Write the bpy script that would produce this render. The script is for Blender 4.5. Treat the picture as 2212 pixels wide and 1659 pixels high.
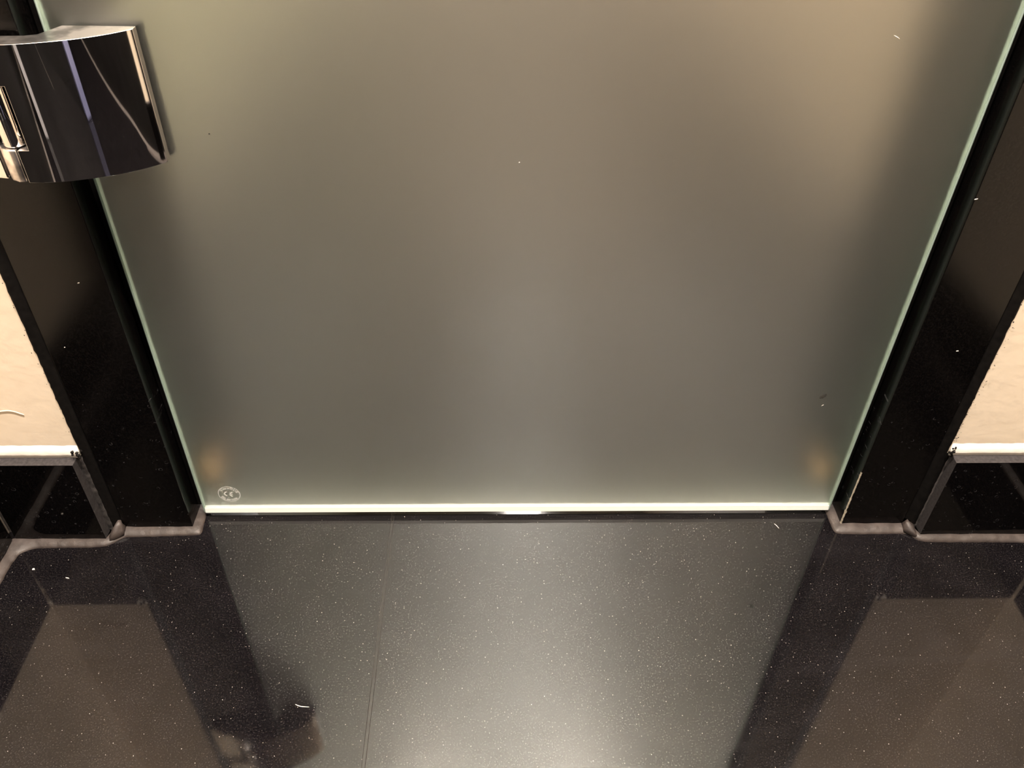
import bpy, bmesh, math, random
from mathutils import Vector, Matrix, noise

random.seed(7)
S = bpy.context.scene
for o in list(bpy.data.objects):
    bpy.data.objects.remove(o)
C = S.collection

# ------------------------------------------------------------------ camera
cam_d = bpy.data.cameras.new('camera')
cam = bpy.data.objects.new('camera', cam_d)
C.objects.link(cam)
PITCH, YAW, ROLL = 0.69824, 0.033619, -0.021181
fw = Vector((math.sin(YAW) * math.cos(PITCH), math.cos(YAW) * math.cos(PITCH), -math.sin(PITCH)))
r0 = fw.cross(Vector((0, 0, 1))).normalized()
d0 = fw.cross(r0)
rt = math.cos(ROLL) * r0 + math.sin(ROLL) * d0
up = -(-math.sin(ROLL) * r0 + math.cos(ROLL) * d0)
M = Matrix((rt, up, -fw)).transposed().to_4x4()
M.translation = Vector((0.31732, -0.61757, 0.71061))
cam.matrix_world = M
cam_d.sensor_fit = 'HORIZONTAL'
cam_d.sensor_width = 36.0
cam_d.lens = 1790.0 / 2212.0 * 36.0
cam_d.clip_start = 0.01
S.camera = cam

# ------------------------------------------------------------------ world, exposure, lamps
w = bpy.data.worlds.new('world')
S.world = w
w.use_nodes = True
w.node_tree.nodes['Background'].inputs[0].default_value = (0.0, 0.0, 0.0, 1)
w.node_tree.nodes['Background'].inputs[1].default_value = 0.0
vs = S.view_settings
vs.view_transform = 'Standard'
vs.look = 'None'
vs.exposure = 0.0
vs.gamma = 1.0
vs.use_curve_mapping = False
S.cycles.max_bounces = 14
S.cycles.diffuse_bounces = 5
S.cycles.glossy_bounces = 6
S.cycles.transmission_bounces = 10
S.cycles.sample_clamp_indirect = 12.0
S.cycles.caustics_reflective = True
S.cycles.caustics_refractive = True
S.cycles.blur_glossy = 0.3
S.cycles.use_denoising = True


def lamp(name, loc, power, size, color, target=None, spread=180):
    d = bpy.data.lights.new(name, 'AREA')
    d.shape = 'DISK'
    d.size = size
    d.energy = power
    d.color = color
    d.spread = math.radians(spread)
    o = bpy.data.objects.new(name, d)
    C.objects.link(o)
    o.location = loc
    if target is not None:
        o.rotation_euler = (Vector(target) - Vector(loc)).to_track_quat('-Z', 'Y').to_euler()
    return o


WARM = (1.0, 0.885, 0.765)
lamp('room_downlight', (0.10, -0.42, 2.20), 80.0, 0.09, WARM)
lamp('room_downlight', (0.62, -0.42, 2.20), 80.0, 0.09, WARM)
SHW = (1.0, 0.915, 0.85)
lamp('shower_downlight', (0.46, 0.66, 2.20), 45.0, 0.11, SHW)
lamp('shower_downlight', (0.467, 1.952, 2.20), 28.0, 0.11, SHW)
lamp('shower_downlight', (0.515, 3.25, 2.20), 70.0, 0.11, SHW)


# ------------------------------------------------------------------ node helpers
def new_mat(name):
    m = bpy.data.materials.new(name)
    m.use_nodes = True
    nt = m.node_tree
    return m, nt, nt.nodes['Principled BSDF']


def nd(nt, typ, **kw):
    n = nt.nodes.new(typ)
    for k, v in kw.items():
        if k.startswith('i_'):
            n.inputs[k[2:].replace('_', ' ')].default_value = v
        else:
            setattr(n, k, v)
    return n


def lk(nt, a, b):
    nt.links.new(a, b)


def ramp(nt, src, stops):
    r = nt.nodes.new('ShaderNodeValToRGB')
    e = r.color_ramp.elements
    while len(e) < len(stops):
        e.new(0.5)
    for q, (p, c) in zip(e, stops):
        q.position = p
        q.color = (*c, 1) if len(c) == 3 else c
    lk(nt, src, r.inputs[0])
    return r


def geo_pos(nt):
    return nt.nodes.new('ShaderNodeNewGeometry').outputs['Position']


def mixc(nt, fac, a, b):
    m = nt.nodes.new('ShaderNodeMix')
    m.data_type = 'RGBA'
    if isinstance(fac, float):
        m.inputs['Factor'].default_value = fac
    else:
        lk(nt, fac, m.inputs['Factor'])
    for s, v in ((6, a), (7, b)):
        if isinstance(v, tuple):
            m.inputs[s].default_value = (*v, 1)
        else:
            lk(nt, v, m.inputs[s])
    return m.outputs[2]


def bump(nt, height, strength, dist, bsdf):
    b = nt.nodes.new('ShaderNodeBump')
    b.inputs['Strength'].default_value = strength
    b.inputs['Distance'].default_value = dist
    lk(nt, height, b.inputs['Height'])
    lk(nt, b.outputs[0], bsdf.inputs['Normal'])


# ------------------------------------------------------------------ materials
def mat_floor(name='polished_charcoal_tile', ior=1.5, lift=0.68):
    m, nt, b = new_mat(name)
    pos = geo_pos(nt)
    n1 = nd(nt, 'ShaderNodeTexNoise', i_Scale=780.0, i_Detail=2.5, i_Roughness=0.7)
    n2 = nd(nt, 'ShaderNodeTexNoise', i_Scale=24.0, i_Detail=5.0)
    n4 = nd(nt, 'ShaderNodeTexNoise', i_Scale=430.0, i_Detail=1.5)
    v1 = nd(nt, 'ShaderNodeTexVoronoi', i_Scale=330.0)
    for n in (n1, n2, n4, v1):
        lk(nt, pos, n.inputs['Vector'])
    base = ramp(nt, n1.outputs['Fac'], [(0.36, (0.0022, 0.0018, 0.0024)), (0.50, (0.0052, 0.0043, 0.0052)), (0.60, (0.0125, 0.0108, 0.0118)), (0.72, (0.042, 0.037, 0.037))])
    clouds = ramp(nt, n2.outputs['Fac'], [(0.35, (0.8 * lift,) * 3), (0.7, (1.3 * lift,) * 3)])
    mu = nt.nodes.new('ShaderNodeMix')
    mu.data_type = 'RGBA'
    mu.blend_type = 'MULTIPLY'
    mu.inputs['Factor'].default_value = 1.0
    lk(nt, base.outputs[0], mu.inputs[6])
    lk(nt, clouds.outputs[0], mu.inputs[7])
    # larger paler mineral flecks
    fl = ramp(nt, n4.outputs['Fac'], [(0.63, (0, 0, 0)), (0.72, (0.55, 0.55, 0.55))])
    c1 = mixc(nt, fl.outputs[0], mu.outputs[2], (0.02040, 0.01802, 0.01836))
    spk = ramp(nt, v1.outputs['Distance'], [(0.0, (1, 1, 1)), (0.08, (0.9, 0.9, 0.9)), (0.14, (0, 0, 0))])
    sel = nt.nodes.new('ShaderNodeSeparateColor')
    lk(nt, v1.outputs['Color'], sel.inputs[0])
    sr = ramp(nt, sel.outputs[0], [(0.80, (0, 0, 0)), (0.99, (1, 1, 1))])
    ml = nd(nt, 'ShaderNodeMath', operation='MULTIPLY')
    lk(nt, sr.outputs[0], ml.inputs[0])
    lk(nt, spk.outputs[0], ml.inputs[1])
    c2 = mixc(nt, ml.outputs[0], c1, (0.42, 0.385, 0.35))
    # thin wiped-on dust smears
    mp = nt.nodes.new('ShaderNodeMapping')
    mp.inputs['Rotation'].default_value = (0, 0, 0.25)
    mp.inputs['Scale'].default_value = (4.0, 26.0, 1.0)
    lk(nt, pos, mp.inputs['Vector'])
    n5 = nd(nt, 'ShaderNodeTexNoise', i_Scale=1.0, i_Detail=6.0, i_Roughness=0.62, i_Distortion=0.8)
    lk(nt, mp.outputs[0], n5.inputs['Vector'])
    dust = ramp(nt, n5.outputs['Fac'], [(0.56, (0, 0, 0)), (0.74, (0.5, 0.5, 0.5))])
    c3 = mixc(nt, dust.outputs[0], c2, (0.01020, 0.00918, 0.01020))
    lk(nt, c3, b.inputs['Base Color'])
    b.inputs['IOR'].default_value = ior
    b.inputs['Roughness'].default_value = 0.06
    return m


def mat_black_stone(name='polished_black_stone', drops=True, ior=1.5, rough=0.05):
    m, nt, b = new_mat(name)
    pos = geo_pos(nt)
    n1 = nd(nt, 'ShaderNodeTexNoise', i_Scale=700.0, i_Detail=2.0)
    lk(nt, pos, n1.inputs['Vector'])
    base = ramp(nt, n1.outputs['Fac'], [(0.45, (0.0014, 0.0012, 0.0012)), (0.75, (0.006, 0.005, 0.005))])
    col = base.outputs[0]
    if drops:
        # dried water drops: thin pale rings, thicker towards the floor
        v = nd(nt, 'ShaderNodeTexVoronoi', i_Scale=175.0, i_Randomness=1.0)
        wob = nd(nt, 'ShaderNodeTexNoise', i_Scale=60.0)
        lk(nt, pos, wob.inputs['Vector'])
        vm = nd(nt, 'ShaderNodeVectorMath', operation='MULTIPLY_ADD')
        lk(nt, wob.outputs['Color'], vm.inputs[0])
        vm.inputs[1].default_value = (0.006, 0.0, 0.006)
        lk(nt, pos, vm.inputs[2])
        flat = nd(nt, 'ShaderNodeVectorMath', operation='MULTIPLY')
        flat.inputs[1].default_value = (1, 0, 1)
        lk(nt, vm.outputs[0], flat.inputs[0])
        lk(nt, flat.outputs[0], v.inputs['Vector'])
        sep = nt.nodes.new('ShaderNodeSeparateColor')
        lk(nt, v.outputs['Color'], sep.inputs[0])
        rad = nd(nt, 'ShaderNodeMath', operation='MULTIPLY_ADD')
        lk(nt, sep.outputs[1], rad.inputs[0])
        rad.inputs[1].default_value = 0.22
        rad.inputs[2].default_value = 0.10
        df = nd(nt, 'ShaderNodeMath', operation='SUBTRACT')
        lk(nt, v.outputs['Distance'], df.inputs[0])
        lk(nt, rad.outputs[0], df.inputs[1])
        ab = nd(nt, 'ShaderNodeMath', operation='ABSOLUTE')
        lk(nt, df.outputs[0], ab.inputs[0])
        ring = ramp(nt, ab.outputs[0], [(0.0, (1, 1, 1)), (0.035, (0.8, 0.8, 0.8)), (0.06, (0, 0, 0))])
        part = nd(nt, 'ShaderNodeTexNoise', i_Scale=220.0, i_Detail=2.0)
        lk(nt, pos, part.inputs['Vector'])
        partr = ramp(nt, part.outputs['Fac'], [(0.5, (0, 0, 0)), (0.62, (1, 1, 1))])
        sx = nt.nodes.new('ShaderNodeSeparateXYZ')
        lk(nt, pos, sx.inputs[0])
        hz = nt.nodes.new('ShaderNodeMapRange')
        lk(nt, sx.outputs['Z'], hz.inputs[0])
        hz.inputs[1].default_value = 0.02
        hz.inputs[2].default_value = 0.22
        hz.inputs[3].default_value = 0.85
        hz.inputs[4].default_value = 0.0
        lt = nd(nt, 'ShaderNodeMath', operation='LESS_THAN')
        lk(nt, sep.outputs[0], lt.inputs[0])
        lk(nt, hz.outputs[0], lt.inputs[1])
        a = nd(nt, 'ShaderNodeMath', operation='MULTIPLY')
        lk(nt, ring.outputs[0], a.inputs[0])
        lk(nt, partr.outputs[0], a.inputs[1])
        c2 = nd(nt, 'ShaderNodeMath', operation='MULTIPLY')
        lk(nt, a.outputs[0], c2.inputs[0])
        lk(nt, lt.outputs[0], c2.inputs[1])
        col = mixc(nt, c2.outputs[0], col, (0.045, 0.043, 0.046))
    if isinstance(col, tuple):
        b.inputs['Base Color'].default_value = (*col, 1)
    else:
        lk(nt, col, b.inputs['Base Color'])
    b.inputs['Roughness'].default_value = rough
    b.inputs['IOR'].default_value = ior
    return m


def mat_noisy(name, c1, c2, scale, rough=0.7, bscale=None, bstr=0.3, bdist=0.001, detail=4.0, spec=0.3):
    m, nt, b = new_mat(name)
    pos = geo_pos(nt)
    n1 = nd(nt, 'ShaderNodeTexNoise', i_Scale=scale, i_Detail=detail)
    lk(nt, pos, n1.inputs['Vector'])
    r = ramp(nt, n1.outputs['Fac'], [(0.35, c1), (0.68, c2)])
    lk(nt, r.outputs[0], b.inputs['Base Color'])
    b.inputs['Roughness'].default_value = rough
    b.inputs['Specular IOR Level'].default_value = spec
    if bscale:
        n2 = nd(nt, 'ShaderNodeTexNoise', i_Scale=bscale, i_Detail=5.0)
        lk(nt, pos, n2.inputs['Vector'])
        bump(nt, n2.outputs['Fac'], bstr, bdist, b)
    return m


def mat_glass(name, rough, color):
    m = bpy.data.materials.new(name)
    m.use_nodes = True
    nt = m.node_tree
    nt.nodes.clear()
    out = nt.nodes.new('ShaderNodeOutputMaterial')
    g = nt.nodes.new('ShaderNodeBsdfGlass')
    g.distribution = 'MULTI_GGX'
    g.inputs['Color'].default_value = (*color, 1)
    g.inputs['Roughness'].default_value = rough
    g.inputs['IOR'].default_value = 1.5
    lk(nt, g.outputs[0], out.inputs[0])
    return m


def mat_edge(name, color, trans):
    m = bpy.data.materials.new(name)
    m.use_nodes = True
    nt = m.node_tree
    nt.nodes.clear()
    out = nt.nodes.new('ShaderNodeOutputMaterial')
    d = nt.nodes.new('ShaderNodeBsdfDiffuse')
    t = nt.nodes.new('ShaderNodeBsdfTranslucent')
    g = nt.nodes.new('ShaderNodeBsdfGlossy')
    g.inputs['Roughness'].default_value = 0.25
    d.inputs[0].default_value = (*color, 1)
    t.inputs[0].default_value = (*color, 1)
    m1 = nt.nodes.new('ShaderNodeMixShader')
    m1.inputs[0].default_value = trans
    lk(nt, d.outputs[0], m1.inputs[1])
    lk(nt, t.outputs[0], m1.inputs[2])
    m2 = nt.nodes.new('ShaderNodeMixShader')
    m2.inputs[0].default_value = 0.05
    lk(nt, m1.outputs[0], m2.inputs[1])
    lk(nt, g.outputs[0], m2.inputs[2])
    lk(nt, m2.outputs[0], out.inputs[0])
    return m


def mat_metal(name, color, rough, scratch=False):
    m, nt, b = new_mat(name)
    b.inputs['Base Color'].default_value = (*color, 1)
    b.inputs['Metallic'].default_value = 1.0
    b.inputs['Roughness'].default_value = rough
    if scratch:
        pos = geo_pos(nt)
        n = nd(nt, 'ShaderNodeTexNoise', i_Scale=45.0, i_Detail=3.0)
        lk(nt, pos, n.inputs['Vector'])
        r = ramp(nt, n.outputs['Fac'], [(0.4, tuple(c * 0.42 for c in color)), (0.55, color)])
        lk(nt, r.outputs[0], b.inputs['Base Color'])
    return m


MAT_FLOOR = mat_floor()
MAT_SHOWER_FLOOR = mat_floor('honed_charcoal_tile', 1.5, 1.3)
MAT_JOINT = mat_noisy('flush_joint_resin', (0.00408, 0.00354, 0.00354), (0.01088, 0.00952, 0.00952), 900.0, 0.06, spec=0.5)
MAT_STONE = mat_black_stone()
MAT_JAMB = mat_black_stone('honed_black_stone', rough=0.17, ior=1.34)
MAT_STONE_DRY = mat_black_stone('dry_black_stone', drops=False)
MAT_TILE_EDGE = mat_noisy('unglazed_tile_edge', (0.01836, 0.01598, 0.01666), (0.03740, 0.03332, 0.03468), 320.0, 0.8)
MAT_PLASTER = mat_noisy('cream_plaster', (0.77, 0.665, 0.53), (0.81, 0.70, 0.565), 16.0, 0.8, 55.0, 0.14, 0.004)
MAT_CAULK = mat_noisy('white_caulk', (0.93, 0.90, 0.84), (0.96, 0.93, 0.87), 60.0, 0.6, 90.0, 0.3, 0.002)
MAT_SEAL = mat_noisy('brown_grey_silicone', (0.02516, 0.01870, 0.01666), (0.04556, 0.03502, 0.03128), 75.0, 0.55, 160.0, 0.25, 0.002, spec=0.4)
MAT_STRIP = mat_noisy('grey_slit_grout', (0.02040, 0.01836, 0.01768), (0.08160, 0.07140, 0.06800), 140.0, 0.85)
MAT_GROUT = mat_noisy('dark_tile_grout', (0.05, 0.042, 0.04), (0.11, 0.095, 0.088), 300.0, 0.85)
MAT_GAP = mat_noisy('black_joint_filler', (0.0025, 0.002, 0.0018), (0.006, 0.005, 0.0045), 200.0, 0.6, spec=0.15)
MAT_PALE = mat_noisy('pale_old_grout', (0.30, 0.26, 0.20), (0.5, 0.45, 0.37), 400.0, 0.9)
MAT_SHOWER_WALL = mat_noisy('shower_beige_tile', (0.44, 0.375, 0.30), (0.50, 0.43, 0.345), 6.0, 0.45)
MAT_SHOWER_LEFT = mat_noisy('shower_olive_beige_tile', (0.36, 0.355, 0.255), (0.42, 0.41, 0.30), 6.0, 0.45)
MAT_SHOWER_RIGHT = mat_noisy('shower_rose_beige_tile', (0.42, 0.335, 0.255), (0.48, 0.39, 0.30), 6.0, 0.45)
MAT_RUST = mat_noisy('rusty_brown_sealant', (0.30, 0.17, 0.065), (0.42, 0.25, 0.10), 120.0, 0.6)
MAT_DARK_WOOD = mat_noisy('dark_panel_wood', (0.006, 0.005, 0.005), (0.010, 0.009, 0.009), 12.0, 0.5)
MAT_CEIL = mat_noisy('ceiling_paint', (0.70, 0.66, 0.60), (0.74, 0.70, 0.64), 5.0, 0.9)
MAT_PALE_POST = mat_noisy('pale_streak_post', (0.28, 0.28, 0.31), (0.34, 0.34, 0.37), 8.0, 0.5)
MAT_BLUE_POST = mat_noisy('blue_streak_post', (0.13, 0.14, 0.26), (0.18, 0.19, 0.33), 8.0, 0.5)
MAT_GLASS_CLEAR = mat_glass('back_glass_face', 0.33, (0.975, 0.99, 0.965))
MAT_GLASS_ETCHED = mat_glass('etched_glass_face', 0.42, (0.975, 0.985, 0.955))
MAT_EDGE_SIDE = mat_edge('green_ground_edge', (0.58, 0.70, 0.62), 0.35)
MAT_EDGE_BOTTOM = mat_edge('pale_ground_edge', (0.97, 0.985, 0.94), 0.25)
MAT_EDGE_IN = mat_edge('dark_green_edge', (0.10, 0.24, 0.18), 0.5)
MAT_CHROME = mat_metal('polished_chrome', (0.80, 0.78, 0.76), 0.03)
MAT_CHROME_DULL = mat_metal('spotted_chrome', (0.90, 0.85, 0.83), 0.32, True)
MAT_ETCH = mat_edge('white_etching', (0.97, 0.97, 0.93), 0.1)
MAT_WHITE = mat_noisy('white_lint', (0.6, 0.55, 0.5), (0.8, 0.76, 0.7), 900.0, 0.9)
MAT_SMUDGE = mat_noisy('dark_smudge', (0.035, 0.034, 0.03), (0.06, 0.056, 0.05), 700.0, 0.8)


# ------------------------------------------------------------------ mesh helpers
def link(name, bm, mats, parent=None, smooth=False, loc=None):
    me = bpy.data.meshes.new(name)
    bm.normal_update()
    bm.to_mesh(me)
    bm.free()
    for mm in (mats if isinstance(mats, (list, tuple)) else [mats]):
        me.materials.append(mm)
    if smooth:
        for p in me.polygons:
            p.use_smooth = True
    o = bpy.data.objects.new(name, me)
    C.objects.link(o)
    if loc is not None:
        o.location = loc
    if parent is not None:
        o.parent = parent
    return o


def box(bm, x0, x1, y0, y1, z0, z1, mi=0):
    vs_ = [bm.verts.new((x, y, z)) for z in (z0, z1) for y in (y0, y1) for x in (x0, x1)]
    out = []
    for idx in ((0, 2, 3, 1), (4, 5, 7, 6), (0, 1, 5, 4), (2, 6, 7, 3), (0, 4, 6, 2), (1, 3, 7, 5)):
        f = bm.faces.new([vs_[i] for i in idx])
        f.material_index = mi
        out.append(f)
    return out


def prism(bm, poly, z0, z1, mi=0, side_mi=None):
    """poly: counter-clockwise xy outline"""
    lo = [bm.verts.new((x, y, z0)) for x, y in poly]
    hi = [bm.verts.new((x, y, z1)) for x, y in poly]
    n = len(poly)
    f = bm.faces.new(list(reversed(lo)))
    f.material_index = mi
    f = bm.faces.new(hi)
    f.material_index = mi
    fs = []
    for i in range(n):
        j = (i + 1) % n
        f = bm.faces.new((lo[i], lo[j], hi[j], hi[i]))
        f.material_index = mi if side_mi is None else side_mi(i)
        fs.append(f)
    return fs


def bevel(bm, width, seg=2, angle=30):
    bm.normal_update()
    es = [e for e in bm.edges if len(e.link_faces) == 2 and e.calc_face_angle(0) > math.radians(angle)]
    bmesh.ops.bevel(bm, geom=es, offset=width, segments=seg, profile=0.6, affect='EDGES', clamp_overlap=True)


def struct(o, label=None):
    o['kind'] = 'structure'
    if label:
        o['label'] = label
    return o


def thing(o, label, cat, group=None):
    o['label'] = label
    o['category'] = cat
    if group:
        o['group'] = group
    return o


def empty(name, loc=(0, 0, 0)):
    o = bpy.data.objects.new(name, None)
    C.objects.link(o)
    o.location = loc
    o.empty_display_size = 0.05
    return o


# ------------------------------------------------------------------ measures
ROOM_L, ROOM_R = -0.205, 0.952      # plaster of the side walls
ROOM_FRONT = -2.7
CEIL_Z = 2.22
TILE_Y = -0.034                      # front of the baseboard tile
PLASTER_Y = -0.0215                  # plaster beside the door
JAMB_Y = -0.018                      # front of the stone jambs
JL0, JL1 = -0.0815, -0.0078          # left jamb outer, inner x
JR0, JR1 = 0.7072, 0.7765            # right jamb inner, outer x
JAMB_BACK = 0.16
SH_L, SH_R, SH_B = -0.30, 1.02, 3.9   # shower walls
W = 0.70
GB = 0.0064                          # underside of the glass
DOOR_TOP = 2.02

# ------------------------------------------------------------------ floor
bm = bmesh.new()
box(bm, ROOM_L - 0.1, ROOM_R + 0.1, ROOM_FRONT - 0.1, SH_B + 0.1, -0.06, -0.0018)
floor = struct(link('floor', bm, MAT_GROUT), 'polished charcoal floor tiles with a thin grey joint')
JX = 0.2079                          # the joint


bm = bmesh.new()
box(bm, JX - 0.00125, JX + 0.00125, -1.5, 1.5, -0.006, -0.00012)
link('joint_strip', bm, MAT_JOINT, floor)


def floor_tile(x0, x1, y0, y1, mat=None):
    bm = bmesh.new()
    box(bm, x0, x1, y0, y1, -0.010, 0.0)
    bevel(bm, 0.0003, 2)
    return link('floor_tile', bm, mat or MAT_FLOOR, floor)


xs = [(ROOM_L, JX - 0.0016), (JX + 0.0016, ROOM_R)]
for x0, x1 in xs:
    floor_tile(x0, x1, -0.80, 0.0076)
    floor_tile(x0, x1, 0.0084, 0.55, MAT_SHOWER_FLOOR)
    floor_tile(x0, x1, -1.50, -0.8028)
    floor_tile(x0, x1, ROOM_FRONT, -1.5028)
    floor_tile(x0, x1, 0.5528, 1.25, MAT_SHOWER_FLOOR)
    floor_tile(x0, x1, 1.2528, 2.45, MAT_SHOWER_FLOOR)
    floor_tile(x0, x1, 2.4528, SH_B, MAT_SHOWER_FLOOR)

# ------------------------------------------------------------------ room walls
def wall(name, boxes, mats, parent=None):
    bm = bmesh.new()
    for b_ in boxes:
        box(bm, *b_)
    return struct(link(name, bm, mats, parent))


def plaster_pier(x0, x1, inner_sign):
    """plaster beside the door, its edge against the jamb slightly ragged"""
    bm = bmesh.new()
    box(bm, x0, x1, PLASTER_Y, 0.09, 0.10, CEIL_Z)
    return bm


bmw = plaster_pier(ROOM_L - 0.1, -0.0895, 1)
box(bmw, 0.7835, ROOM_R + 0.1, PLASTER_Y, 0.09, 0.10, CEIL_Z)
box(bmw, -0.0895, 0.7835, PLASTER_Y, 0.09, DOOR_TOP + 0.07, CEIL_Z)
wall_back = struct(link('wall_back', bmw, MAT_PLASTER), 'cream plaster wall on both sides of the shower door')
wall('wall_left', [(ROOM_L - 0.1, ROOM_L, -0.34, PLASTER_Y, 0.0, CEIL_Z)], MAT_PLASTER)
wall('wall_right', [(ROOM_R, ROOM_R + 0.1, -0.45, PLASTER_Y, 0.0, CEIL_Z)], MAT_PLASTER)
bm = bmesh.new()
box(bm, ROOM_L - 0.1, ROOM_L - 0.03, ROOM_FRONT, -0.3405, 0.0, CEIL_Z)
struct(link('dark_side_panel_1', bm, MAT_DARK_WOOD))  # unseen dark panel, added to darken what the hinge reflects
bm = bmesh.new()
box(bm, ROOM_R + 0.03, ROOM_R + 0.1, ROOM_FRONT, -0.4505, 0.0, CEIL_Z)
struct(link('dark_side_panel_2', bm, MAT_DARK_WOOD))  # second added panel, keeps right-hand reflections dark
wall('wall_front', [(ROOM_L - 0.1, ROOM_R + 0.1, ROOM_FRONT - 0.1, ROOM_FRONT, 0.0, CEIL_Z)], MAT_DARK_WOOD)
wall('ceiling', [(ROOM_L - 0.1, ROOM_R + 0.1, ROOM_FRONT - 0.1, SH_B + 0.1, CEIL_Z, CEIL_Z + 0.1)], MAT_CEIL)
# shower cubicle behind the glass
wall('wall_shower_left', [(SH_L - 0.1, SH_L, 0.09, SH_B, 0.0, CEIL_Z)], MAT_SHOWER_LEFT)
wall('wall_shower_right', [(SH_R, SH_R + 0.1, 0.09, SH_B, 0.0, CEIL_Z)], MAT_SHOWER_RIGHT)
wall('wall_shower_back', [(SH_L - 0.1, SH_R + 0.1, SH_B, SH_B + 0.1, 0.0, CEIL_Z)], MAT_SHOWER_WALL)
wall('wall_shower_return', [(SH_L, -0.0895, 0.0905, 0.158, 0.0, CEIL_Z), (0.7835, SH_R, 0.0905, 0.158, 0.0, CEIL_Z)], MAT_SHOWER_WALL)


# white caulk fillet where the plaster meets the tile ledge
def caulk(x0, x1, parent):
    bm = bmesh.new()
    prof = [(PLASTER_Y + 0.001, 0.1325), (PLASTER_Y - 0.0006, 0.1300), (PLASTER_Y - 0.0018, 0.1255), (PLASTER_Y - 0.0024, 0.1205), (PLASTER_Y - 0.0020, 0.1160), (PLASTER_Y + 0.001, 0.1155)]
    n = 60
    rows = []
    for i in range(n + 1):
        x = x0 + (x1 - x0) * i / n
        k = noise.noise(Vector((x * 90, 3.1, 0))) * 0.0006
        rows.append([bm.verts.new((x, y + (k if 0 < j < 5 else 0), z + (noise.noise(Vector((x * 140, j, 7))) * 0.0009 if j in (0, 1) else 0))) for j, (y, z) in enumerate(prof)])
    for a, b_ in zip(rows, rows[1:]):
        for j in range(5):
            bm.faces.new((a[j], b_[j], b_[j + 1], a[j + 1]))
    bm.faces.new(rows[0])
    bm.faces.new(list(reversed(rows[-1])))
    bmesh.ops.recalc_face_normals(bm, faces=bm.faces)
    return link('caulk_bead', bm, MAT_CAULK, parent, smooth=True)


caulk(ROOM_L, -0.0915, wall_back)['label'] = 'white caulk line under the left plaster'
caulk(0.7865, ROOM_R, wall_back)['label'] = 'white caulk line under the right plaster'


# a hairline crack ridge in the left plaster
def ribbon(bm, pts, width, lift):
    """thin raised strip along pts, facing -y"""
    prev = None
    for i, (x, y, z) in enumerate(pts):
        wv = width * (0.35 + 0.65 * math.sin(math.pi * (i + 0.5) / len(pts)))
        a = bm.verts.new((x, y, z + wv / 2))
        b_ = bm.verts.new((x, y - lift, z))
        c = bm.verts.new((x, y, z - wv / 2))
        if prev:
            bm.faces.new((prev[0], a, b_, prev[1]))
            bm.faces.new((prev[1], b_, c, prev[2]))
        prev = (a, b_, c)


bm = bmesh.new()
pts = []
for i in range(14):
    t = i / 13
    pts.append((-0.158 + 0.030 * t, PLASTER_Y, 0.171 + 0.006 * math.sin(t * 3.0) + 0.0012 * noise.noise(Vector((t * 9, 1, 0)))))
ribbon(bm, pts, 0.0022, 0.0007)
link('plaster_crack', bm, MAT_PLASTER, wall_back, smooth=True)


# unseen posts added behind the viewer to streak the hinge's chrome reflections
for nm, x0, x1, mt in (('streak_post_1', 0.405, 0.475, MAT_BLUE_POST), ('streak_post_2', -0.13, -0.075, MAT_PALE_POST)):
    bm = bmesh.new()
    box(bm, x0, x1, -1.27, -1.22, 0.0, CEIL_Z)
    bevel(bm, 0.006, 2)
    struct(link(nm, bm, mt))


# ------------------------------------------------------------------ baseboards
def baseboard_tile(x0, x1, y0, y1, z0, z1, front, parent):
    """front: '-y', '+x' or '-x' is the polished face, the other faces are raw tile"""
    bm = bmesh.new()
    box(bm, x0, x1, y0, y1, z0, z1)
    bm.normal_update()
    dirv = {'-y': Vector((0, -1, 0)), '+x': Vector((1, 0, 0)), '-x': Vector((-1, 0, 0))}[front]
    bevel(bm, 0.0006, 2)
    bm.normal_update()
    for f in bm.faces:
        f.material_index = 0 if f.normal.dot(dirv) > 0.5 else 1
    return link('baseboard_tile', bm, [MAT_STONE, MAT_TILE_EDGE], parent)


bb = struct(link('baseboard_back', (lambda b_: (box(b_, ROOM_L, -0.0895, PLASTER_Y + 0.0005, 0.05, 0.0, 0.1), box(b_, 0.7835, ROOM_R, PLASTER_Y + 0.0005, 0.05, 0.0, 0.1), b_)[2])(bmesh.new()), MAT_GROUT), 'polished black baseboard tiles beside the shower door')
t_ = baseboard_tile(-0.1915, -0.0958, TILE_Y, PLASTER_Y + 0.003, 0.003, 0.1156, '-y', bb)
t_['label'] = 'black tile at the foot of the left plaster'
t_ = baseboard_tile(0.7905, 0.9405, TILE_Y, PLASTER_Y + 0.003, 0.003, 0.1156, '-y', bb)
t_['label'] = 'black tile at the foot of the right plaster'
bb2 = struct(link('baseboard_left', (lambda b_: (box(b_, ROOM_L - 0.05, ROOM_L + 0.0005, -0.34, TILE_Y, 0.0, 0.1), b_)[1])(bmesh.new()), MAT_GROUT))
baseboard_tile(ROOM_L, -0.1935, -0.3395, -0.0365, 0.003, 0.1156, '+x', bb2)
bb3 = struct(link('baseboard_right', (lambda b_: (box(b_, ROOM_R - 0.0005, ROOM_R + 0.05, -0.45, TILE_Y, 0.0, 0.1), b_)[1])(bmesh.new()), MAT_GROUT))
baseboard_tile(0.9425, ROOM_R, -0.4495, -0.0365, 0.003, 0.1156, '-x', bb3)

# ------------------------------------------------------------------ stone jambs
def jamb(name, x0, x1, inner, label):
    bm = bmesh.new()
    box(bm, x0, x1, JAMB_Y, JAMB_BACK, 0.001, DOOR_TOP + 0.07)
    bevel(bm, 0.0007, 2)
    return struct(link(name, bm, MAT_JAMB), label)


jamb_l = jamb('trim_1', JL0, JL1, 1, 'polished black stone jamb on the hinge side of the glass door')
jamb_r = jamb('trim_2', JR0, JR1, -1, 'polished black stone jamb on the closing side, pale chipped joint at its inner edge')


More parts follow.
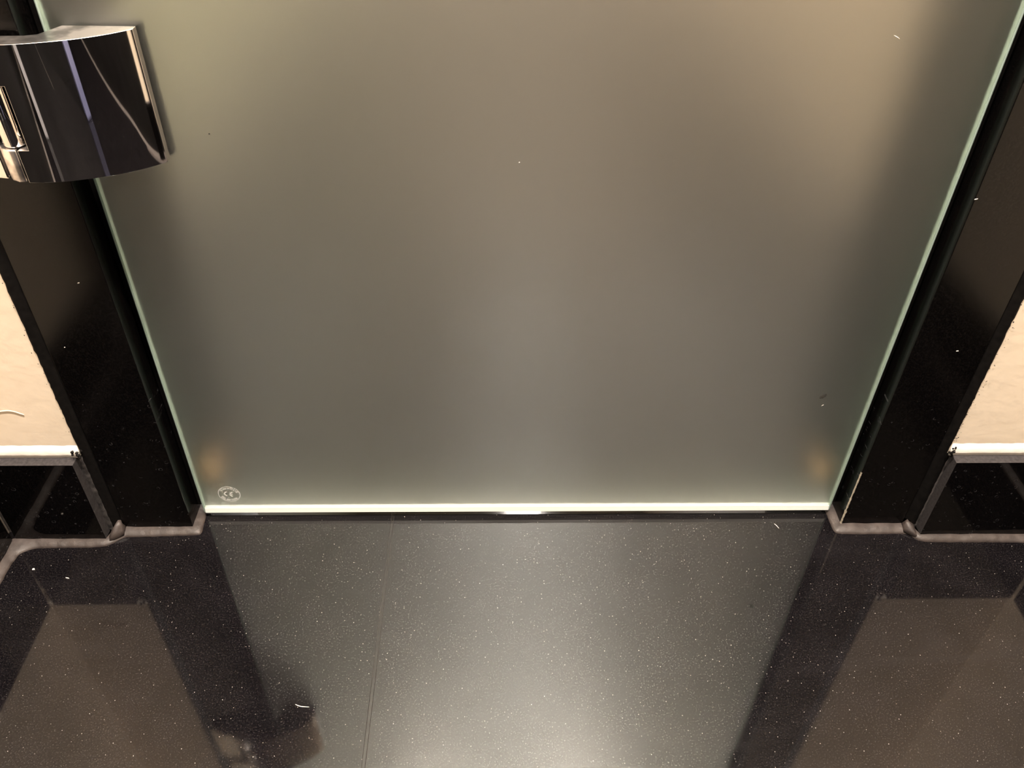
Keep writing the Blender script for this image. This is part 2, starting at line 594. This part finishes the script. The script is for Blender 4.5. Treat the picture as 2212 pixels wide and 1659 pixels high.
def filler(xo, xi, parent, seed):
    """black joint filler between jamb and plaster: sloping strip with a ragged outer edge"""
    bm = bmesh.new()
    n = 260
    z0, z1 = 0.012, 1.2
    sgn = 1 if xo > xi else -1
    prev = None
    for i in range(n + 1):
        z = z0 + (z1 - z0) * (i / n) ** 1.5
        k = noise.noise(Vector((z * 210, seed, 0))) * 0.0009 + noise.noise(Vector((z * 60, seed, 4))) * 0.0008
        out = xo + sgn * (k + 0.0002)
        if z < 0.1156:
            out = xo + sgn * 0.0064
        xe = xi + (xo - xi) * 0.86
        row = [bm.verts.new((xi, JAMB_Y + 0.0012, z)), bm.verts.new((xe, PLASTER_Y - 0.0006 + noise.noise(Vector((z * 80, seed, 9))) * 0.0003, z)), bm.verts.new((out, PLASTER_Y - 0.0008, z)), bm.verts.new((out, PLASTER_Y + 0.004, z))]
        if prev:
            for j in range(3):
                bm.faces.new((prev[j], prev[j + 1], row[j + 1], row[j]))
        prev = row
    bmesh.ops.recalc_face_normals(bm, faces=bm.faces)
    return link('joint_filler', bm, MAT_GAP, parent, smooth=True)


filler(-0.0905, JL0, jamb_l, 2.0)['label'] = 'ragged black filler strip beside the plaster'
filler(0.7845, JR1, jamb_r, 11.0)['label'] = 'ragged black filler strip beside the plaster'

# grey grout in the slit between baseboard tile and filler
for xa, xb, par, sd in ((-0.0957, -0.0908, bb, 3.0), (0.7904, 0.7882, bb, 6.0)):
    bm = bmesh.new()
    prev = None
    for i in range(60):
        z = 0.006 + 0.111 * i / 59
        e = noise.noise(Vector((z * 160, sd, 1))) * 0.0010
        row = [bm.verts.new((xa, PLASTER_Y - 0.0012, z)), bm.verts.new((xa + (xb - xa) * 0.5, PLASTER_Y - 0.0016 + noise.noise(Vector((z * 300, sd, 5))) * 0.0005, z)), bm.verts.new((xb + e, PLASTER_Y - 0.0008, z))]
        if prev:
            for j in range(2):
                bm.faces.new((prev[j], prev[j + 1], row[j + 1], row[j]))
        prev = row
    bmesh.ops.recalc_face_normals(bm, faces=bm.faces)
    link('grout_strip', bm, MAT_STRIP, par, True)

# dabs of black filler smeared on the plaster edge
for xo, sg, num, par in ((0.7845, 1, 70, jamb_r), (-0.0905, -1, 22, jamb_l)):
    bm = bmesh.new()
    for k in range(num):
        z = 0.135 + 0.30 * random.random() ** 1.3
        x = xo + sg * (0.0006 + 0.0045 * random.random() ** 2.2)
        rx, rz = random.uniform(0.0002, 0.0007), random.uniform(0.0002, 0.0010)
        ring = [bm.verts.new((x + rx * math.cos(a) * random.uniform(0.6, 1.2), PLASTER_Y - 0.0009, z + rz * math.sin(a) * random.uniform(0.6, 1.2))) for a in (0, 1.05, 2.1, 3.15, 4.2, 5.25)]
        c = bm.verts.new((x, PLASTER_Y - 0.0011, z))
        for i in range(6):
            bm.faces.new((c, ring[i], ring[(i + 1) % 6]))
    bmesh.ops.recalc_face_normals(bm, faces=bm.faces)
    o = link('filler_dabs', bm, MAT_GAP, par)
    o['kind'] = 'stuff'

# torn filler crumbs where plaster, tile and jamb meet
for sx, par in ((-0.0922, jamb_l), (0.7868, jamb_r)):
    bm = bmesh.new()
    for k in range(9):
        p = Vector((sx + random.uniform(-0.004, 0.004), PLASTER_Y - random.uniform(0.001, 0.006), 0.1235 + random.uniform(-0.006, 0.006)))
        q = bmesh.ops.create_icosphere(bm, subdivisions=1, radius=random.uniform(0.0008, 0.0019))
        for v in q['verts']:
            v.co = v.co * (1 + 0.5 * noise.noise(v.co * 900 + Vector((k, 0, 0)))) + p
    o = link('torn_filler', bm, MAT_GAP, par)
    o['kind'] = 'stuff'

# pale cracked joint in the right reveal
bm = bmesh.new()
prev = None
for i in range(40):
    t = i / 39
    z = 0.0035 + t * 0.082
    wd = 0.0016 * max(0.03, (0.55 + noise.noise(Vector((z * 190, 5, 0))) * 0.9)) * (1 - 0.5 * t)
    if 0.52 < t < 0.60 or 0.28 < t < 0.33:
        wd *= 0.15
    xc = JR0 + 0.0004
    a = bm.verts.new((JR0 - 0.00045, JAMB_Y + 0.0008 + wd, z))
    b_ = bm.verts.new((JR0 - 0.0003, JAMB_Y - 0.0004, z))
    c = bm.verts.new((JR0 + wd * 0.9, JAMB_Y - 0.0004, z))
    if prev:
        bm.faces.new((prev[0], prev[1], b_, a))
        bm.faces.new((prev[1], prev[2], c, b_))
    prev = (a, b_, c)
bmesh.ops.recalc_face_normals(bm, faces=bm.faces)
link('chipped_joint', bm, MAT_PALE, jamb_r)['label'] = 'pale chipped joint line'

bm = bmesh.new()
box(bm, JL0, JR1, JAMB_Y, JAMB_BACK, DOOR_TOP + 0.072, DOOR_TOP + 0.13)
bevel(bm, 0.0007, 2)
struct(link('trim_3', bm, MAT_STONE_DRY))


# ------------------------------------------------------------------ silicone beads along the floor
def resample(pts, step):
    out = [Vector(pts[0])]
    for a, b_ in zip(pts, pts[1:]):
        a, b_ = Vector(a), Vector(b_)
        n = max(1, int((b_ - a).length / step))
        for i in range(1, n + 1):
            out.append(a.lerp(b_, i / n))
    return out


def bead(name, pairs, label, seed):
    """pairs: (inner xy at the wall, outer xy on the floor); a rounded fillet between them"""
    rows = []
    bm = bmesh.new()
    full = []
    for (a, b_), (c, d) in zip(pairs, pairs[1:]):
        a, b_, c, d = Vector(a), Vector(b_), Vector(c), Vector(d)
        n = max(1, int(max((c - a).length, (d - b_).length) / 0.0025))
        for i in range(n):
            full.append((a.lerp(c, i / n), b_.lerp(d, i / n)))
    full.append((Vector(pairs[-1][0]), Vector(pairs[-1][1])))
    # soften corners of the outer edge
    outs = [f[1] for f in full]
    for _ in range(3):
        outs = [outs[0]] + [(outs[i - 1] + outs[i] * 2 + outs[i + 1]) / 4 for i in range(1, len(outs) - 1)] + [outs[-1]]
    for i, ((a, _), b_) in enumerate(zip(full, outs)):
        dirv = b_ - a
        k = noise.noise(Vector((a.x * 130, a.y * 130, seed)))
        b2 = b_ + dirv.normalized() * (0.0006 * k)
        h = 0.0042 + 0.0010 * noise.noise(Vector((a.x * 70, a.y * 70, seed + 3)))
        row = []
        for s, hh in ((-0.12, 1.0), (0.0, 1.0), (0.28, 0.92), (0.58, 0.72), (0.82, 0.42), (1.0, 0.05)):
            q = a.lerp(b2, s)
            row.append(bm.verts.new((q.x, q.y, max(0.0002, h * hh + (0.0003 * noise.noise(Vector((q.x * 200, q.y * 200, seed + 5))) if 0.1 < s < 0.9 else 0)))))
        q = full[i][0].lerp(b2, 1.0)
        row.append(bm.verts.new((q.x, q.y, -0.0004)))
        rows.append(row)
    for p, q in zip(rows, rows[1:]):
        for j in range(len(p) - 1):
            bm.faces.new((p[j], q[j], q[j + 1], p[j + 1]))
    bmesh.ops.recalc_face_normals(bm, faces=bm.faces)
    if sum(f.normal.z for f in bm.faces) < 0:
        bmesh.ops.reverse_faces(bm, faces=bm.faces)
    return bm


pairsL = [((-0.1932, -0.60), (-0.1848, -0.60)), ((-0.1932, -0.062), (-0.1842, -0.066)), ((-0.1930, -0.036), (-0.1815, -0.0505)), ((-0.1880, -0.0345), (-0.1720, -0.0448)), ((-0.1750, -0.0342), (-0.1640, -0.0434)),
          ((-0.1020, -0.0342), (-0.1000, -0.0428)), ((-0.0955, -0.0335), (-0.0912, -0.0400)), ((-0.0900, -0.0200), (-0.0830, -0.0320)), ((-0.0810, -0.0183), (-0.0770, -0.0290)),
          ((-0.0140, -0.0183), (-0.0080, -0.0272)), ((-0.0074, -0.0183), (0.0030, -0.0265)), ((-0.0074, -0.0140), (0.0022, -0.0180)), ((-0.0074, 0.0), (0.0006, 0.0)), ((-0.0074, 0.030), (0.0010, 0.030)), ((-0.0074, 0.097), (0.0020, 0.097))]
seal_l = struct(link('trim_4', bead('bead', pairsL, '', 1.0), MAT_SEAL, None, True), 'brown grey silicone bead along the floor left of the glass door')
pairsR = [((0.9428, -0.60), (0.9340, -0.60)), ((0.9428, -0.060), (0.9340, -0.064)), ((0.9420, -0.036), (0.9320, -0.048)), ((0.9300, -0.0342), (0.9240, -0.0434)), ((0.8000, -0.0342), (0.7960, -0.0418)),
          ((0.7903, -0.0338), (0.7870, -0.0398)), ((0.7850, -0.0220), (0.7800, -0.0305)), ((0.7765, -0.0183), (0.7745, -0.0298)),
          ((0.7150, -0.0183), (0.7100, -0.0302)), ((0.7070, -0.0183), (0.6980, -0.0290)), ((0.7070, -0.0130), (0.6972, -0.0180)), ((0.7070, 0.0), (0.6975, 0.0)), ((0.7070, 0.030), (0.6980, 0.030)), ((0.7070, 0.097), (0.6980, 0.097))]
seal_r = struct(link('trim_5', bead('bead', pairsR, '', 8.0), MAT_SEAL, None, True), 'brown grey silicone bead along the floor right of the glass door')


# lumps of silicone pressed into the corner between tile and jamb
def lump(pts, parent, seed, mat=None):
    bm = bmesh.new()
    vs_ = [bm.verts.new(p) for p in pts]
    bmesh.ops.convex_hull(bm, input=vs_)
    bmesh.ops.subdivide_edges(bm, edges=bm.edges, cuts=2, use_grid_fill=True, smooth=0.08)
    for v in bm.verts:
        v.co += Vector((1, 1, 1)) * 0.0006 * noise.noise(v.co * 300 + Vector((seed, 0, 0)))
    bmesh.ops.recalc_face_normals(bm, faces=bm.faces)
    return link('silicone_lump', bm, mat or MAT_SEAL, parent, True)


lump([(-0.0960, -0.0345, -0.0005), (-0.0925, -0.0375, 0.0015), (-0.0790, -0.0280, 0.0015), (-0.0790, -0.0185, 0.003), (-0.0845, -0.0195, 0.0170), (-0.0825, -0.0185, 0.0150), (-0.0925, -0.0225, 0.006), (-0.094, -0.018, -0.0005)], seal_l, 1)
lump([(0.7905, -0.0345, -0.0005), (0.7880, -0.0370, 0.0015), (0.7745, -0.0290, 0.0015), (0.7745, -0.0185, 0.003), (0.7790, -0.0195, 0.0125), (0.7870, -0.0225, 0.006), (0.789, -0.018, -0.0005)], seal_r, 2)
# inner ends of the beads behind the glass, stained brown
lump([(-0.0080, 0.044, 0.0), (0.0060, 0.046, 0.0), (0.0075, 0.074, 0.0), (-0.008, 0.080, 0.0), (-0.0080, 0.050, 0.034), (0.0005, 0.060, 0.034), (-0.008, 0.072, 0.034)], seal_l, 3, MAT_RUST)
lump([(0.7075, 0.044, 0.0), (0.6970, 0.046, 0.0), (0.6955, 0.072, 0.0), (0.7075, 0.078, 0.0), (0.7075, 0.050, 0.028), (0.7010, 0.060, 0.028), (0.7075, 0.072, 0.028)], seal_r, 4, MAT_RUST)

# ------------------------------------------------------------------ the glass door
door = thing(empty('glass_shower_screen', (0.0, 0.004, GB)), 'frosted glass shower door on a chrome hinge between two black stone jambs', 'door')
DO = Vector((0.0, 0.004, GB))


def dpart(name, bm, mats, smooth=False, parent=None):
    bmesh.ops.translate(bm, verts=bm.verts, vec=-DO)
    return link(name, bm, mats, parent or door, smooth)


T = 0.008
bm = bmesh.new()
fs = box(bm, 0.0026, W - 0.0026, 0.0, T, GB + 0.0076, DOOR_TOP)
bm.normal_update()
for f in bm.faces:
    f.material_index = 0 if f.normal.y < -0.5 else (1 if f.normal.y > 0.5 else (3 if f.normal.z < -0.5 else 2))
dpart('glass_pane', bm, [MAT_GLASS_ETCHED, MAT_GLASS_CLEAR, MAT_EDGE_SIDE, MAT_EDGE_BOTTOM])['label'] = 'frosted greenish glass pane'


def side_edge(x0, x1, outer):
    bm = bmesh.new()
    c = 0.0012
    if outer < 0:
        poly = [(x0 + c, 0.0), (x1, 0.0), (x1, T), (x0 + c, T), (x0, T - c), (x0, c)]
    else:
        poly = [(x0, 0.0), (x1 - c, 0.0), (x1, c), (x1, T - c), (x1 - c, T), (x0, T)]
    prism(bm, poly, GB + 0.0003, DOOR_TOP)
    o = dpart('side_edge', bm, MAT_EDGE_SIDE)
    o['label'] = 'pale green ground edge of the glass'
    return o


side_edge(0.0, 0.0024, -1)
side_edge(W - 0.0024, W, 1)
bm = bmesh.new()
poly = [(-0.0012, GB + 0.0010), (0.0, GB), (T - 0.0012, GB), (T, GB + 0.0012), (T, GB + 0.0074), (-0.0001, GB + 0.0074)]
lo = [bm.verts.new((0.0026, y, z)) for y, z in poly]
hi = [bm.verts.new((W - 0.0026, y, z)) for y, z in poly]
bm.faces.new(lo)
bm.faces.new(list(reversed(hi)))
for i in range(6):
    j = (i + 1) % 6
    bm.faces.new((lo[j], lo[i], hi[i], hi[j]))
bmesh.ops.recalc_face_normals(bm, faces=bm.faces)
dpart('bottom_edge', bm, MAT_EDGE_BOTTOM)['label'] = 'bright white ground bottom edge'

# dark seal profiles closing the slits beside the glass
for x0, x1 in ((JL1 + 0.0001, 0.0012), (W - 0.0012, JR0 - 0.0001)):
    bm = bmesh.new()
    box(bm, x0, x1, T + 0.0006, T + 0.0050, GB + 0.004, 2.0)
    dpart('edge_seal', bm, MAT_GAP)

# ---- hinge
PZ0, PZ1 = 0.4238, 0.5233
hinge = bpy.data.objects.new('hinge', None)
C.objects.link(hinge)
hinge.parent = door
hinge.location = Vector((0.02, -0.02, PZ0)) - DO
hinge['label'] = 'curved polished chrome hinge near the left jamb'
HO = Vector((0.02, -0.02, PZ0))


def hpart(name, bm, mats, smooth=False, label=None):
    bmesh.ops.translate(bm, verts=bm.verts, vec=-HO)
    o = link(name, bm, mats, hinge, smooth)
    if label:
        o['label'] = label
    return o


def cr(P, n):
    out = []
    for i in range(len(P) - 1):
        p0 = Vector(P[max(0, i - 1)]); p1 = Vector(P[i]); p2 = Vector(P[i + 1]); p3 = Vector(P[min(len(P) - 1, i + 2)])
        for k in range(n):
            t = k / n
            out.append(0.5 * ((2 * p1) + (p2 - p0) * t + (2 * p0 - 5 * p1 + 4 * p2 - p3) * t * t + (3 * p1 - p0 - 3 * p2 + p3) * t ** 3))
    out.append(Vector(P[-1]))
    return out


front = cr([(-0.062, -0.0400), (-0.045, -0.0430), (-0.0245, -0.0440), (-0.004, -0.0425), (0.018, -0.0365), (0.0375, -0.0285), (0.054, -0.0180), (0.0662, -0.0072)], 7)


def front_y(x):
    for a, b_ in zip(front, front[1:]):
        if a.x <= x <= b_.x:
            return a.y + (b_.y - a.y) * (x - a.x) / (b_.x - a.x)
    return front[-1].y


def back_y(x):
    P = [(-0.062, -0.0262), (-0.0245, -0.0250), (-0.0020, -0.0235), (0.0060, -0.0205), (0.0151, -0.0004), (0.0662, -0.0004)]
    for (xa, ya), (xb, yb) in zip(P, P[1:]):
        if xa <= x <= xb:
            return ya + (yb - ya) * (x - xa) / (xb - xa)
    return -0.0004


ZL = [PZ0, 0.449, 0.4955, PZ1]
cols = sorted(set([round(p.x, 5) for p in front] + [-0.0245, -0.0165, 0.0151, 0.006, -0.002]))
cols = [x for i, x in enumerate(cols) if i == 0 or x - cols[i - 1] > 0.0004 or x in (-0.0245, -0.0165)]


def has(x, lev):
    return x > (-0.0245, -0.0165, -0.07)[lev]


bm = bmesh.new()
vf, vb = {}, {}


def V(d, x, k, yf):
    if (x, k) not in d:
        d[(x, k)] = bm.verts.new((x, yf(x), ZL[k]))
    return d[(x, k)]


cell = [[has((cols[i] + cols[i + 1]) / 2, k) for k in range(3)] for i in range(len(cols) - 1)]
for i in range(len(cols) - 1):
    x0, x1 = cols[i], cols[i + 1]
    for k in range(3):
        if not cell[i][k]:
            continue
        F = lambda x, kk: V(vf, x, kk, front_y)
        B = lambda x, kk: V(vb, x, kk, back_y)
        bm.faces.new((F(x0, k), F(x1, k), F(x1, k + 1), F(x0, k + 1)))
        bm.faces.new((B(x1, k), B(x0, k), B(x0, k + 1), B(x1, k + 1)))
        if k == 0 or not cell[i][k - 1]:
            bm.faces.new((F(x1, k), F(x0, k), B(x0, k), B(x1, k)))
        if k == 2 or not cell[i][k + 1]:
            bm.faces.new((F(x0, k + 1), F(x1, k + 1), B(x1, k + 1), B(x0, k + 1))).material_index = 1
        if i == 0 or not cell[i - 1][k]:
            bm.faces.new((F(x0, k), F(x0, k + 1), B(x0, k + 1), B(x0, k)))
        if i == len(cols) - 2 or not cell[i + 1][k]:
            bm.faces.new((F(x1, k + 1), F(x1, k), B(x1, k), B(x1, k + 1)))
bmesh.ops.recalc_face_normals(bm, faces=bm.faces)
ho = hpart('glass_clamp', bm, [MAT_CHROME, MAT_CHROME_DULL], True)
md = ho.modifiers.new('bevel', 'BEVEL')
md.width = 0.0010
md.segments = 3
md.limit_method = 'ANGLE'
md.angle_limit = math.radians(40)
md.harden_normals = True

# back plate behind the glass
bm = bmesh.new()
box(bm, 0.0151, 0.0662, T + 0.0004, T + 0.010, PZ0, PZ1)
bevel(bm, 0.001, 2)
hpart('back_plate', bm, MAT_GAP)


def tube(bm, cx, cy, r, z0, z1, n=28, rim=0.0012):
    prof = [(0.0, z0), (r - rim, z0), (r - rim * 0.3, z0 + rim * 0.3), (r, z0 + rim), (r, z1 - rim), (r - rim * 0.3, z1 - rim * 0.3), (r - rim, z1), (0.0, z1)]
    rings = []
    for rr, z in prof:
        if rr == 0:
            rings.append([bm.verts.new((cx, cy, z))])
        else:
            rings.append([bm.verts.new((cx + rr * math.cos(2 * math.pi * i / n), cy + rr * math.sin(2 * math.pi * i / n), z)) for i in range(n)])
    for a, b_ in zip(rings, rings[1:]):
        for i in range(n):
            j = (i + 1) % n
            if len(a) == 1:
                bm.faces.new((a[0], b_[j], b_[i]))
            elif len(b_) == 1:
                bm.faces.new((a[i], a[j], b_[0]))
            else:
                bm.faces.new((a[i], a[j], b_[j], b_[i]))
    bmesh.ops.recalc_face_normals(bm, faces=bm.faces)


bm = bmesh.new()
tube(bm, -0.0290, -0.0345, 0.0080, 0.4500, 0.4948)
hpart('hinge_barrel', bm, MAT_CHROME, True, 'dark chrome barrel turning between the knuckles')
# lower knuckle: a rounded post turned towards the left plaster
bm = bmesh.new()
poly = [(-0.0262, -0.0437), (-0.0262, -0.030), (-0.040, -0.030), (-0.0415, -0.0355), (-0.0375, -0.0412), (-0.0315, -0.0442)]
prism(bm, list(reversed(poly)), PZ0 + 0.0002, 0.4492)
bmesh.ops.recalc_face_normals(bm, faces=bm.faces)
bevel(bm, 0.0016, 3)
hpart('lower_knuckle', bm, MAT_CHROME_DULL, True, 'pale reflecting knuckle below the barrel')
# leaf screwed to the jamb
bm = bmesh.new()
poly = [(-0.079, JAMB_Y - 0.0002), (-0.079, -0.026), (-0.062, -0.034), (-0.0425, -0.0375), (-0.0400, -0.030), (-0.0400, JAMB_Y - 0.0002)]
prism(bm, poly, PZ0, 0.4940)
bmesh.ops.recalc_face_normals(bm, faces=bm.faces)
bevel(bm, 0.001, 2)
hpart('jamb_leaf', bm, MAT_CHROME)

# ---- etched stamp on the glass
STX, STZ, STR = 0.0337, 0.0364, 0.0116
TILT = math.radians(-9)


def text_mesh(s, size):
    cu = bpy.data.curves.new('t', 'FONT')
    cu.body = s
    cu.size = size
    cu.align_x = 'CENTER'
    cu.align_y = 'CENTER' if False else 'BOTTOM_BASELINE'
    cu.resolution_u = 4
    cu.offset = size * 0.034
    o = bpy.data.objects.new('t', cu)
    me = bpy.data.meshes.new_from_object(o)
    bpy.data.objects.remove(o)
    return me


def add_glyph(bm, s, size, rot, cx, cz, sx=1.0):
    me = text_mesh(s, size)
    b2 = bmesh.new()
    b2.from_mesh(me)
    verts = {}
    for v in b2.verts:
        x, y = v.co.x * sx, v.co.y
        X = cx + x * math.cos(rot) - y * math.sin(rot)
        Z = cz + x * math.sin(rot) + y * math.cos(rot)
        gx = STX + X * math.cos(TILT) - Z * math.sin(TILT)
        gz = STZ + X * math.sin(TILT) + Z * math.cos(TILT)
        verts[v.index] = bm.verts.new((gx, -0.00016, gz))
    for f in b2.faces:
        bm.faces.new([verts[v.index] for v in f.verts])
    b2.free()


ADV = {'i': 0.32, 't': 0.4, 'r': 0.42, ' ': 0.36, '1': 0.56, 'V': 0.68, 'D': 0.72, 'U': 0.72, 'R': 0.68, 'o': 0.58, 'E': 0.64, 'S': 0.62, 'G': 0.74, 'N': 0.72}
bm = bmesh.new()


def arc_text(s, radius, size, top, spread):
    adv = [ADV.get(c, 0.58) * spread for c in s]
    tot = sum(adv) * size
    pos = -tot / 2
    for c, a in zip(s, adv):
        mid = pos + a * size / 2
        pos += a * size
        if c == ' ':
            continue
        if top:
            th = -mid / radius
            add_glyph(bm, c, size, th, -radius * math.sin(th), radius * math.cos(th))
        else:
            th = mid / radius
            add_glyph(bm, c, size, th, radius * math.sin(th), -radius * math.cos(th))


arc_text('VitroDUR', 0.0079, 0.0042, True, 1.06)
arc_text('ESG EN 12150', 0.0105, 0.0034, False, 0.92)
# C and E drawn as round open strokes
def stroke(pts, wd):
    prev = None
    for i, p in enumerate(pts):
        a = pts[max(0, i - 1)]
        b_ = pts[min(len(pts) - 1, i + 1)]
        dx, dz = b_[0] - a[0], b_[1] - a[1]
        L = math.hypot(dx, dz)
        nx, nz = -dz / L * wd / 2, dx / L * wd / 2
        row = []
        for s in (1, -1):
            X, Z = p[0] + s * nx, p[1] + s * nz
            row.append(bm.verts.new((STX + X * math.cos(TILT) - Z * math.sin(TILT), -0.00016, STZ + X * math.sin(TILT) + Z * math.cos(TILT))))
        if prev:
            bm.faces.new((prev[0], prev[1], row[1], row[0]))
        prev = row


for cx in (-0.0018, 0.0040):
    stroke([(cx + 0.0030 * math.cos(a), 0.0031 * math.sin(a)) for a in [math.radians(95 + 170 * i / 14) for i in range(15)]], 0.0012)
stroke([(0.0040 - 0.0029, 0.0), (0.0040 - 0.0004, 0.0)], 0.0011)
stroke([(STR * math.cos(2 * math.pi * i / 48), STR * math.sin(2 * math.pi * i / 48)) for i in range(49)], 0.0006)
bmesh.ops.recalc_face_normals(bm, faces=bm.faces)
for f in bm.faces:
    if f.normal.y > 0:
        f.normal_flip()
dpart('etched_stamp', bm, MAT_ETCH)['label'] = 'round white etched safety stamp with lettering'


# ---- small marks on the glass
def blotch(x, z, rx, rz, ang, mat, name):
    bm = bmesh.new()
    n = 16
    c = bm.verts.new((x, -0.0004, z))
    ring = []
    for i in range(n):
        a = 2 * math.pi * i / n
        k = 1 + 0.3 * noise.noise(Vector((math.cos(a) * 2 + x * 50, math.sin(a) * 2, z * 50)))
        u, v = rx * k * math.cos(a), rz * k * math.sin(a)
        ring.append(bm.verts.new((x + u * math.cos(ang) - v * math.sin(ang), -0.0001, z + u * math.sin(ang) + v * math.cos(ang))))
    for i in range(n):
        bm.faces.new((c, ring[i], ring[(i + 1) % n]))
    bmesh.ops.recalc_face_normals(bm, faces=bm.faces)
    return dpart(name, bm, mat, True)


blotch(0.6482, 0.1759, 0.0038, 0.0022, 0.7, MAT_SMUDGE, 'dark_smudge')
blotch(0.1006, 0.4439, 0.0006, 0.0006, 0, MAT_SMUDGE, 'dark_speck')
blotch(0.6125, 0.5211, 0.0030, 0.00035, -0.45, MAT_WHITE, 'pale_scratch')
blotch(0.6509, 0.1640, 0.0013, 0.0004, 0.6, MAT_WHITE, 'pale_speck')
blotch(0.3402, 0.4220, 0.0006, 0.0006, 0.6, MAT_WHITE, 'pale_speck')


# ------------------------------------------------------------------ lint and hairs
def hair(name, pts, r, label, cat, mat=MAT_WHITE):
    P = cr(pts, 6)
    o0 = Vector(P[0])
    bm = bmesh.new()
    rings = []
    for i, p in enumerate(P):
        t = i / (len(P) - 1)
        rr = r * (0.45 + 0.55 * math.sin(math.pi * min(0.98, max(0.04, t))))
        d = (P[min(i + 1, len(P) - 1)] - P[max(i - 1, 0)]).normalized()
        s = d.orthogonal().normalized()
        u = d.cross(s)
        rings.append([bm.verts.new(p - o0 + (s * math.cos(a) + u * math.sin(a)) * rr) for a in (0, 1.257, 2.513, 3.770, 5.027)])
    for a, b_ in zip(rings, rings[1:]):
        for i in range(5):
            bm.faces.new((a[i], a[(i + 1) % 5], b_[(i + 1) % 5], b_[i]))
    bm.faces.new(list(reversed(rings[0])))
    bm.faces.new(rings[-1])
    bmesh.ops.recalc_face_normals(bm, faces=bm.faces)
    return thing(link(name, bm, mat, None, True, o0), label, cat)


def crumb(name, loc, r, label, cat, mat=MAT_WHITE):
    bm = bmesh.new()
    bmesh.ops.create_icosphere(bm, subdivisions=2, radius=r)
    for v in bm.verts:
        v.co *= 1 + 0.45 * noise.noise(v.co / r * 1.3 + Vector(loc) * 40)
        v.co.z *= 0.7
    zmin = min(v.co.z for v in bm.verts)
    for v in bm.verts:
        v.co.z -= zmin
    return thing(link(name, bm, mat, None, False, loc), label, cat)


hair('white_hair', [(0.1397, -0.2244, 0.0005), (0.1450, -0.2268, 0.0011), (0.1527, -0.2272, 0.0005)], 0.0004, 'short curved white hair lying on the floor in the hinge reflection', 'hair')
hair('pale_hair', [(0.6340, -0.0150, 0.0005), (0.6357, -0.0175, 0.0006), (0.6375, -0.0215, 0.0005)], 0.00035, 'short pale hair on the floor below the right end of the glass', 'hair')
hair('lint', [(-0.1210, -0.0822, 0.0006), (-0.1196, -0.0830, 0.0009), (-0.1184, -0.0829, 0.0006), (-0.1172, -0.0836, 0.0006)], 0.0005, 'tiny white curl of lint on the floor before the left baseboard tile', 'lint')
crumb('crumb', (-0.1581, -0.0718, 0.0), 0.0012, 'tiny white crumb on the floor near the left corner bead', 'crumb')


# flecks of lint stuck to the jambs
for x, z, ln, par in ((-0.0314, 0.3192, 0.0022, jamb_l), (-0.0654, 0.2505, 0.0014, jamb_l), (0.7498, 0.2469, 0.0024, jamb_r), (0.7085, 0.4015, 0.0030, jamb_r)):
    bm = bmesh.new()
    bmesh.ops.create_icosphere(bm, subdivisions=1, radius=1.0)
    for v in bm.verts:
        k = 1 + 0.5 * noise.noise(v.co * 2 + Vector((x * 99, 0, z * 99)))
        v.co = Vector((x + v.co.x * ln * 0.5 * k, JAMB_Y - 0.0002 + v.co.y * 0.0003, z + v.co.z * 0.0006 * k + v.co.x * ln * 0.1))
    link('lint_fleck', bm, MAT_WHITE, par)
